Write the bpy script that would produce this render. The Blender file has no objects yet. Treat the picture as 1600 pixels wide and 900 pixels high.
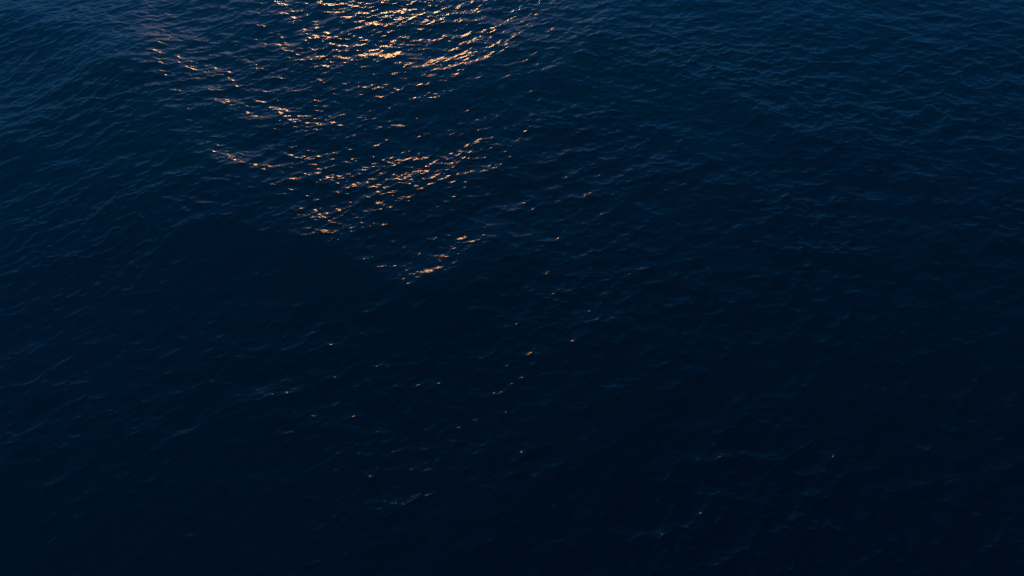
import bpy, math
import numpy as np
R = math.radians

# ------------------------------------------------------------------ camera
H = 48.0                       # metres above the sea
PITCH = 54.0                   # degrees below the horizon
LENS = 24.0
sc = bpy.context.scene
cam_d = bpy.data.cameras.new("camera")
cam_d.lens = LENS; cam_d.sensor_width = 36.0
cam_d.clip_start = 0.5; cam_d.clip_end = 20000
cam = bpy.data.objects.new("camera", cam_d)
sc.collection.objects.link(cam)
cam.location = (0, 0, H)
cam.rotation_euler = (R(90 - PITCH), 0, 0)
sc.camera = cam

# ------------------------------------------------------------------ sky
SUN_EL = 7.8
SUN_AZ = -11.5                 # degrees from straight ahead, negative = left
SKY_STRENGTH = 0.12
w = bpy.data.worlds.new("World"); sc.world = w
w.use_nodes = True
nt = w.node_tree; nt.nodes.clear()
out = nt.nodes.new("ShaderNodeOutputWorld")
bg = nt.nodes.new("ShaderNodeBackground"); bg.inputs['Strength'].default_value = SKY_STRENGTH
sky = nt.nodes.new("ShaderNodeTexSky"); sky.sky_type = 'NISHITA'; sky.sun_disc = False
sky.sun_elevation = R(SUN_EL); sky.sun_rotation = R(SUN_AZ)
sky.air_density = 1.0; sky.dust_density = 0.6; sky.ozone_density = 4.0
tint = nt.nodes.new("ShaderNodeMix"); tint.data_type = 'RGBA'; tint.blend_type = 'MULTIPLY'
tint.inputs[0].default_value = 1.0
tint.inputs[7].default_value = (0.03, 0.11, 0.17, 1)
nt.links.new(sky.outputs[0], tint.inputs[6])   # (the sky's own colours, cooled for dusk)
# the orange afterglow low in the sky round the sun
tc = nt.nodes.new("ShaderNodeTexCoord")
sdir = (math.sin(R(SUN_AZ))*math.cos(R(SUN_EL)), math.cos(R(SUN_AZ))*math.cos(R(SUN_EL)), math.sin(R(SUN_EL)))
def wm(op, a, b_=None):
    n = nt.nodes.new("ShaderNodeMath"); n.operation = op
    for k, v in enumerate((a, b_)):
        if v is None: continue
        if isinstance(v, (int, float)): n.inputs[k].default_value = v
        else: nt.links.new(v, n.inputs[k])
    return n.outputs[0]
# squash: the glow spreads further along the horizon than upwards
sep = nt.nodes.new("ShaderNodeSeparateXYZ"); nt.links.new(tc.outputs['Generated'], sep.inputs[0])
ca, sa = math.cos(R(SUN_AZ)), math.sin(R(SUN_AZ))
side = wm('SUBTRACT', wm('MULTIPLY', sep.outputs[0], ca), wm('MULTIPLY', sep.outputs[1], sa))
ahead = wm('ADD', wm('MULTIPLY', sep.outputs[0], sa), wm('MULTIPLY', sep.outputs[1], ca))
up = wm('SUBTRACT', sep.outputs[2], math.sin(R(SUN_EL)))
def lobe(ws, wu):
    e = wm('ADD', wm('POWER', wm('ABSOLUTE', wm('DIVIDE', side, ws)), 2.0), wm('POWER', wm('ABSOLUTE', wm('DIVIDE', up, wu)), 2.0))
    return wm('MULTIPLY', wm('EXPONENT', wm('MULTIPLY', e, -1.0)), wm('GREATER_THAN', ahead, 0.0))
def addcol(base, fac, col, amp):
    v = nt.nodes.new("ShaderNodeVectorMath"); v.operation = 'MULTIPLY_ADD'
    c3 = nt.nodes.new("ShaderNodeCombineXYZ")
    for k in range(3): nt.links.new(fac, c3.inputs[k])
    nt.links.new(c3.outputs[0], v.inputs[0]); v.inputs[1].default_value = tuple(x*amp for x in col)
    nt.links.new(base, v.inputs[2]); return v.outputs[0]
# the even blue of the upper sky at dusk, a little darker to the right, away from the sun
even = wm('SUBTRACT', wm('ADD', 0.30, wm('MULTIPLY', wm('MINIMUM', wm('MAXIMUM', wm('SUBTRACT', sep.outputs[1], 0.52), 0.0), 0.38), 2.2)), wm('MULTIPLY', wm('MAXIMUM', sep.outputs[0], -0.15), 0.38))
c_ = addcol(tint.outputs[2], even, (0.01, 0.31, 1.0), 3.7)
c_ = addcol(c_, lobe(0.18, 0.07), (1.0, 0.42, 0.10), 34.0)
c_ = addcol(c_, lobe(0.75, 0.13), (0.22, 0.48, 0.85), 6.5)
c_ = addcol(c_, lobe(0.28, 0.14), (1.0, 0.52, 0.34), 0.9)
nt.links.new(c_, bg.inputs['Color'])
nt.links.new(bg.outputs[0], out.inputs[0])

# ------------------------------------------------------------------ sun
sd = bpy.data.lights.new("sun", 'SUN')
sd.energy = 0.75; sd.angle = R(5.5); sd.color = (1.0, 0.52, 0.17)
sun = bpy.data.objects.new("sun", sd); sc.collection.objects.link(sun)
sun.rotation_euler = (R(90 - SUN_EL), 0, R(180 - SUN_AZ))   # light comes from +y

sc.view_settings.view_transform = 'Standard'
sc.view_settings.look = 'None'
sc.view_settings.exposure = 0.3
sc.view_settings.gamma = 1.0
sc.view_settings.use_curve_mapping = False

# ------------------------------------------------------------------ sea state
rng = np.random.default_rng(11)

def band(N, L, comps, lo, hi):
    """Random directional sea in a periodic tile: height and the two horizontal shifts.
    comps = list of (direction deg of travel, spread power, peak wavelength, rms slope)"""
    k1 = 2*np.pi*np.fft.fftfreq(N, L/N)
    KX, KY = np.meshgrid(k1, k1)
    K = np.hypot(KX, KY); K[0, 0] = 1e-6
    TH = np.arctan2(KY, KX)
    lam = 2*np.pi/K
    win = 1/(1+np.exp(-(np.log(lam/lo))*9)) * 1/(1+np.exp((np.log(lam/hi))*9))
    tot = np.zeros((N, N), complex)
    for deg, sp, lp, rms, tail in comps:
        kp = 2*np.pi/lp
        S = K**(-tail) * np.exp(-1.1*(kp/K)**2)
        S = S * np.abs(np.cos((TH-R(deg))/2))**(2*sp) * win
        S[0, 0] = 0
        a = np.sqrt(S) * (rng.normal(size=(N, N)) + 1j*rng.normal(size=(N, N)))
        sx = np.fft.ifft2(1j*KX*a).real; sy = np.fft.ifft2(1j*KY*a).real
        a *= rms/np.sqrt(np.mean(sx**2+sy**2))
        tot += a
    h = np.fft.ifft2(tot).real
    dx = np.fft.ifft2(1j*KX/K*tot).real
    dy = np.fft.ifft2(1j*KY/K*tot).real
    return [f.astype(np.float32) for f in (h, dx, dy)]

def sample(field, L, x, y):
    N = field.shape[0]
    u = (x/L*N) % N; v = (y/L*N) % N
    i = np.floor(u).astype(int) % N; j = np.floor(v).astype(int) % N
    fu = u-np.floor(u); fv = v-np.floor(v)
    i2 = (i+1) % N; j2 = (j+1) % N
    # smoothed bilinear
    return ((field[j, i]*(1-fu)+field[j, i2]*fu)*(1-fv)
            + (field[j2, i]*(1-fu)+field[j2, i2]*fu)*fv)

# direction of travel, directional spread, peak wavelength, rms slope, spectral tail
swell = band(512, 320.0, [(-55, 20, 30.0, 0.02, 4.0), (-125, 20, 24.0, 0.02, 4.0)], 9.0, 200.0)
chop = band(2048, 230.0, [(-56, 9, 4.8, 0.125, 3.65), (-112, 9, 5.4, 0.09, 3.65)], 0.5, 14.0)
fine = band(1024, 41.0, [(-58, 8, 0.9, 0.075, 4.0), (-108, 6, 0.7, 0.05, 4.0)], 0.14, 0.9)
gust = band(256, 320.0, [(-90, 0, 28.0, 0.05, 3.0)], 14.0, 120.0)[0]
gust = gust/gust.std()

# crests of the crossing swells, as lines on the sea: (x, y) points in metres,
# height, length of the back (sunward) slope, length of the front slope
CRESTS = [
    ([(-53.8, 95.3), (-46.0, 76.7), (-41.6, 66.5), (-37.7, 58.5), (-33.6, 52.9), (-29.0, 49.7), (-23.8, 47.7), (-19.3, 47.0), (-15.0, 47.4)], 1.7, 3.0, 11.0),
    ([(-41.1, 71.4), (-36.3, 63.6), (-32.0, 58.7), (-28.3, 56.1), (-24.1, 55.4), (-21.7, 56.8)], 0.75, 2.2, 3.5),
    ([(-33.9, 83.9), (-27.9, 74.5), (-20.7, 68.4), (-17.6, 67.2), (-13.8, 66.0), (-7.9, 63.9), (-3.6, 65.3), (0.0, 68.6), (3.9, 74.3), (7.4, 83.2)], 0.85, 3.4, 14.0),
    ([(-27.8, 82.4), (-21.8, 75.3), (-18.4, 73.3), (-13.7, 72.4), (-9.3, 74.3)], 0.3, 2.5, 2),
    ([(4.8, 79.5), (10.7, 72.0), (14.7, 67.1), (22.8, 63.0), (29.5, 55.6), (35.2, 52.2), (39.6, 48.1), (43.3, 43.0)], 0.42, 4.5, 4),
    ([(-63.5, 78.1), (-58.4, 75.3), (-49.1, 71.1), (-43.4, 65.3), (-38.7, 64.1)], 1.0, 3.0, 5),
    ([(-56.1, 56.6), (-52.8, 54.4), (-50.0, 53.4), (-46.6, 53.1)], 0.85, 2.4, 4),
    ([(-35.0, 47.2), (-31.7, 43.5), (-29.5, 42.3), (-27.4, 42.1), (-23.4, 40.3)], 0.8, 2.0, 4),
    ([(-22.3, 40.5), (-18.7, 39.9), (-15.8, 40.1), (-12.6, 42.6), (-9.0, 43.0)], 0.85, 2.2, 4),
    ([(-16.2, 38.8), (-13.5, 36.3), (-8.9, 34.9), (-5.6, 35.7), (-2.6, 39.0), (-0.6, 43.0)], 1.1, 2.5, 4.5),
    ([(-12.4, 46.4), (-8.1, 47.2), (-3.8, 48.5), (1.3, 53.1), (4.2, 60.8)], 0.38, 2.4, 3),
    ([(2.8, 63.0), (5.4, 64.4), (9.8, 71.4), (11.8, 76.7)], 0.6, 2.4, 3),
    ([(1.6, 28.7), (3.7, 29.3), (5.8, 29.8), (8.3, 30.6), (10.3, 32.2)], 0.55, 1.8, 2),
    ([(-45.1, 38.8), (-41.3, 38.1), (-38.1, 38.8), (-35.6, 41.5)], 0.3, 2.8, 2.5),
    ([(-20.1, 25.2), (-18.9, 24.3), (-16.3, 23.3)], 0.22, 1.4, 1.2),
]
GX0, GX1, GY0, GY1, GS = -140.0, 140.0, 0.0, 150.0, 0.4
gx = np.arange(GX0, GX1, GS); gy = np.arange(GY0, GY1, GS)
GXX, GYY = np.meshgrid(gx, gy)
def smooth_line(p, n=14):
    p = np.array(p, float); q = np.vstack([2*p[0]-p[1], p, 2*p[-1]-p[-2]]); o = []
    for i in range(1, len(q)-2):
        for t in np.linspace(0, 1, n, endpoint=False):
            a, b_, c_, d = q[i-1:i+3]
            o.append(.5*((2*b_)+(c_-a)*t+(2*a-5*b_+4*c_-d)*t*t+(3*b_-a-3*c_+d)*t**3))
    o.append(p[-1]); return np.array(o)
ridge = np.zeros_like(GXX)
for pts, A, wf, wn in CRESTS:
    L_ = smooth_line(pts)
    best = np.full(GXX.shape, 1e9); sg = np.zeros(GXX.shape); tt = np.zeros(GXX.shape)
    tan_ = np.gradient(L_, axis=0)
    for k, (p, tg) in enumerate(zip(L_, tan_)):
        dx_ = GXX-p[0]; dy_ = GYY-p[1]
        d = dx_*dx_+dy_*dy_
        n = np.hypot(*tg)+1e-9
        sd_ = (-tg[1]*dx_+tg[0]*dy_)/n
        u = d < best
        best[u] = d[u]; sg[u] = sd_[u]; tt[u] = k/(len(L_)-1)
    dist = np.sqrt(best)
    prof = np.where(sg > 0, np.exp(-np.sqrt(dist**2+.5)/wf), np.exp(-(dist/wn)**2)*math.exp(-.7071/wf))
    prof = np.where(sg > 0, prof, prof)
    ridge += A*prof*np.clip(np.sin(np.pi*np.clip(tt, .02, .98))**.5, 0, 1)
def blur(a, n):
    for ax in (0, 1):
        kk = np.hanning(2*n+3); kk /= kk.sum()
        a = np.apply_along_axis(lambda v: np.convolve(np.pad(v, n+1, mode='edge'), kk, 'valid'), ax, a)
    return a
ridge = blur(ridge, 2).astype(np.float32)
def sample_grid(f, x, y):
    u = np.clip((x-GX0)/GS, 0, len(gx)-1.001); v = np.clip((y-GY0)/GS, 0, len(gy)-1.001)
    i = u.astype(int); j = v.astype(int); fu = u-i; fv = v-j
    fu = fu*fu*(3-2*fu) if False else fu
    return (f[j, i]*(1-fu)+f[j, i+1]*fu)*(1-fv)+(f[j+1, i]*(1-fu)+f[j+1, i+1]*fu)*fv

# ------------------------------------------------------------------ the sheet of water
def axis(a, b, n, far, m):
    core = np.linspace(a, b, n)
    step = core[1]-core[0]
    g = np.geomspace(step, far, m)
    return np.concatenate([(a-np.cumsum(g))[::-1], core, b+np.cumsum(g)])
tp = math.tan(math.atan(18/LENS*9/16))
th_t = R(PITCH)-math.atan(tp); th_b = R(PITCH)+math.atan(tp)
# rows equally spaced in the angle under which they are seen from above
t = np.linspace(th_b+R(5), th_t-R(2.5), 1150)
ycore = H/np.tan(t)
d0 = ycore[1]-ycore[0]; d1 = ycore[-1]-ycore[-2]
g0 = np.geomspace(d0*1.3, 500, 40); g1 = np.geomspace(d1*1.3, 700, 46)
Y = np.concatenate([(ycore[0]-np.cumsum(g0))[::-1], ycore, ycore[-1]+np.cumsum(g1)])
U = axis(-1.14, 1.14, 1500, 6.0, 40)
wy = (np.clip(Y, ycore[0], ycore[-1])*math.cos(R(PITCH)) + H*math.sin(R(PITCH)))*(18/LENS)
X2 = U[None, :]*wy[:, None]
Y2 = np.repeat(Y[:, None], len(U), 1)
core_m = ((1/(1+np.exp(np.clip((np.abs(U)-1.3)*30, -60, 60))))[None, :]
          * (1/(1+np.exp(np.clip((Y-ycore[-1]-15)/4, -60, 60))) * 1/(1+np.exp(np.clip((ycore[0]-4-Y)/2, -60, 60))))[:, None])

s = [sample(f, 320.0, X2, Y2) for f in swell]
gm = np.clip(1+0.38*sample(gust, 320.0, X2, Y2), .65, 1.8)
c = [sample(f, 230.0, X2+31, Y2+57)*core_m*(.5+.5*gm) for f in chop]
fn = [sample(f, 41.0, X2, Y2)*core_m*gm for f in fine]
Z = s[0]+c[0]+fn[0]+sample_grid(ridge, X2, Y2)
PX = X2 + 1.3*(s[1]+c[1]) + 0.9*fn[1]
PY = Y2 + 1.3*(s[2]+c[2]) + 0.9*fn[2]

nr, nc = X2.shape
co = np.stack([PX, PY, Z], -1).reshape(-1, 3).astype(np.float32)
idx = np.arange(nr*nc, dtype=np.int32).reshape(nr, nc)
q = np.stack([idx[:-1, :-1], idx[:-1, 1:], idx[1:, 1:], idx[1:, :-1]], -1).reshape(-1, 4)
me = bpy.data.meshes.new("water")
me.vertices.add(len(co)); me.vertices.foreach_set("co", co.ravel())
me.loops.add(q.size); me.loops.foreach_set("vertex_index", q.ravel())
me.polygons.add(len(q))
me.polygons.foreach_set("loop_start", np.arange(0, q.size, 4, dtype=np.int32))
me.polygons.foreach_set("use_smooth", np.ones(len(q), bool))
me.update(calc_edges=True)
water = bpy.data.objects.new("water", me)
sc.collection.objects.link(water)
water["kind"] = "structure"

# ------------------------------------------------------------------ water material
m = bpy.data.materials.new("sea_water"); m.use_nodes = True
nt = m.node_tree; N = nt.nodes; Lk = nt.links
b = N["Principled BSDF"]
b.inputs["Base Color"].default_value = (0.0002, 0.009, 0.013, 1)
b.inputs["Roughness"].default_value = 0.08
b.inputs["IOR"].default_value = 1.333
geo = N.new("ShaderNodeNewGeometry")
mp = N.new("ShaderNodeMapping"); mp.inputs["Rotation"].default_value = (0, 0, R(-22)); mp.inputs["Scale"].default_value = (0.55, 1.0, 1.0)
Lk.new(geo.outputs["Position"], mp.inputs["Vector"])
def noise(scale, detail):
    n = N.new("ShaderNodeTexNoise"); n.inputs["Scale"].default_value = scale
    n.inputs["Detail"].default_value = detail; n.inputs["Roughness"].default_value = 0.55
    Lk.new(mp.outputs[0], n.inputs["Vector"]); return n
n1 = noise(3.2, 4.0)
b1 = N.new("ShaderNodeBump"); b1.inputs["Strength"].default_value = 1.0; b1.inputs["Distance"].default_value = 0.045
Lk.new(n1.outputs["Fac"], b1.inputs["Height"])
Lk.new(b1.outputs[0], b.inputs["Normal"])
me.materials.append(m)

# ------------------------------------------------------------------ the thin blue air over the sea
hz = bpy.data.meshes.new("haze")
x0, x1, y0, y1, z0, z1 = -4400, 4400, -4400, 4400, -5.0, H+6
hz.from_pydata([(x, y, z) for z in (z0, z1) for y in (y0, y1) for x in (x0, x1)], [],
               [(0, 2, 3, 1), (4, 5, 7, 6), (0, 1, 5, 4), (2, 6, 7, 3), (0, 4, 6, 2), (1, 3, 7, 5)])
ho = bpy.data.objects.new("haze", hz); sc.collection.objects.link(ho); ho["kind"] = "stuff"
hm = bpy.data.materials.new("thin_air"); hm.use_nodes = True
hn = hm.node_tree.nodes; hn.clear()
hout = hn.new("ShaderNodeOutputMaterial"); pv = hn.new("ShaderNodeVolumePrincipled")
pv.inputs["Color"].default_value = (0.02, 0.53, 1.0, 1)
pv.inputs["Density"].default_value = 0.0020
pv.inputs["Anisotropy"].default_value = 0.35
hm.node_tree.links.new(pv.outputs[0], hout.inputs["Volume"])
hz.materials.append(hm)
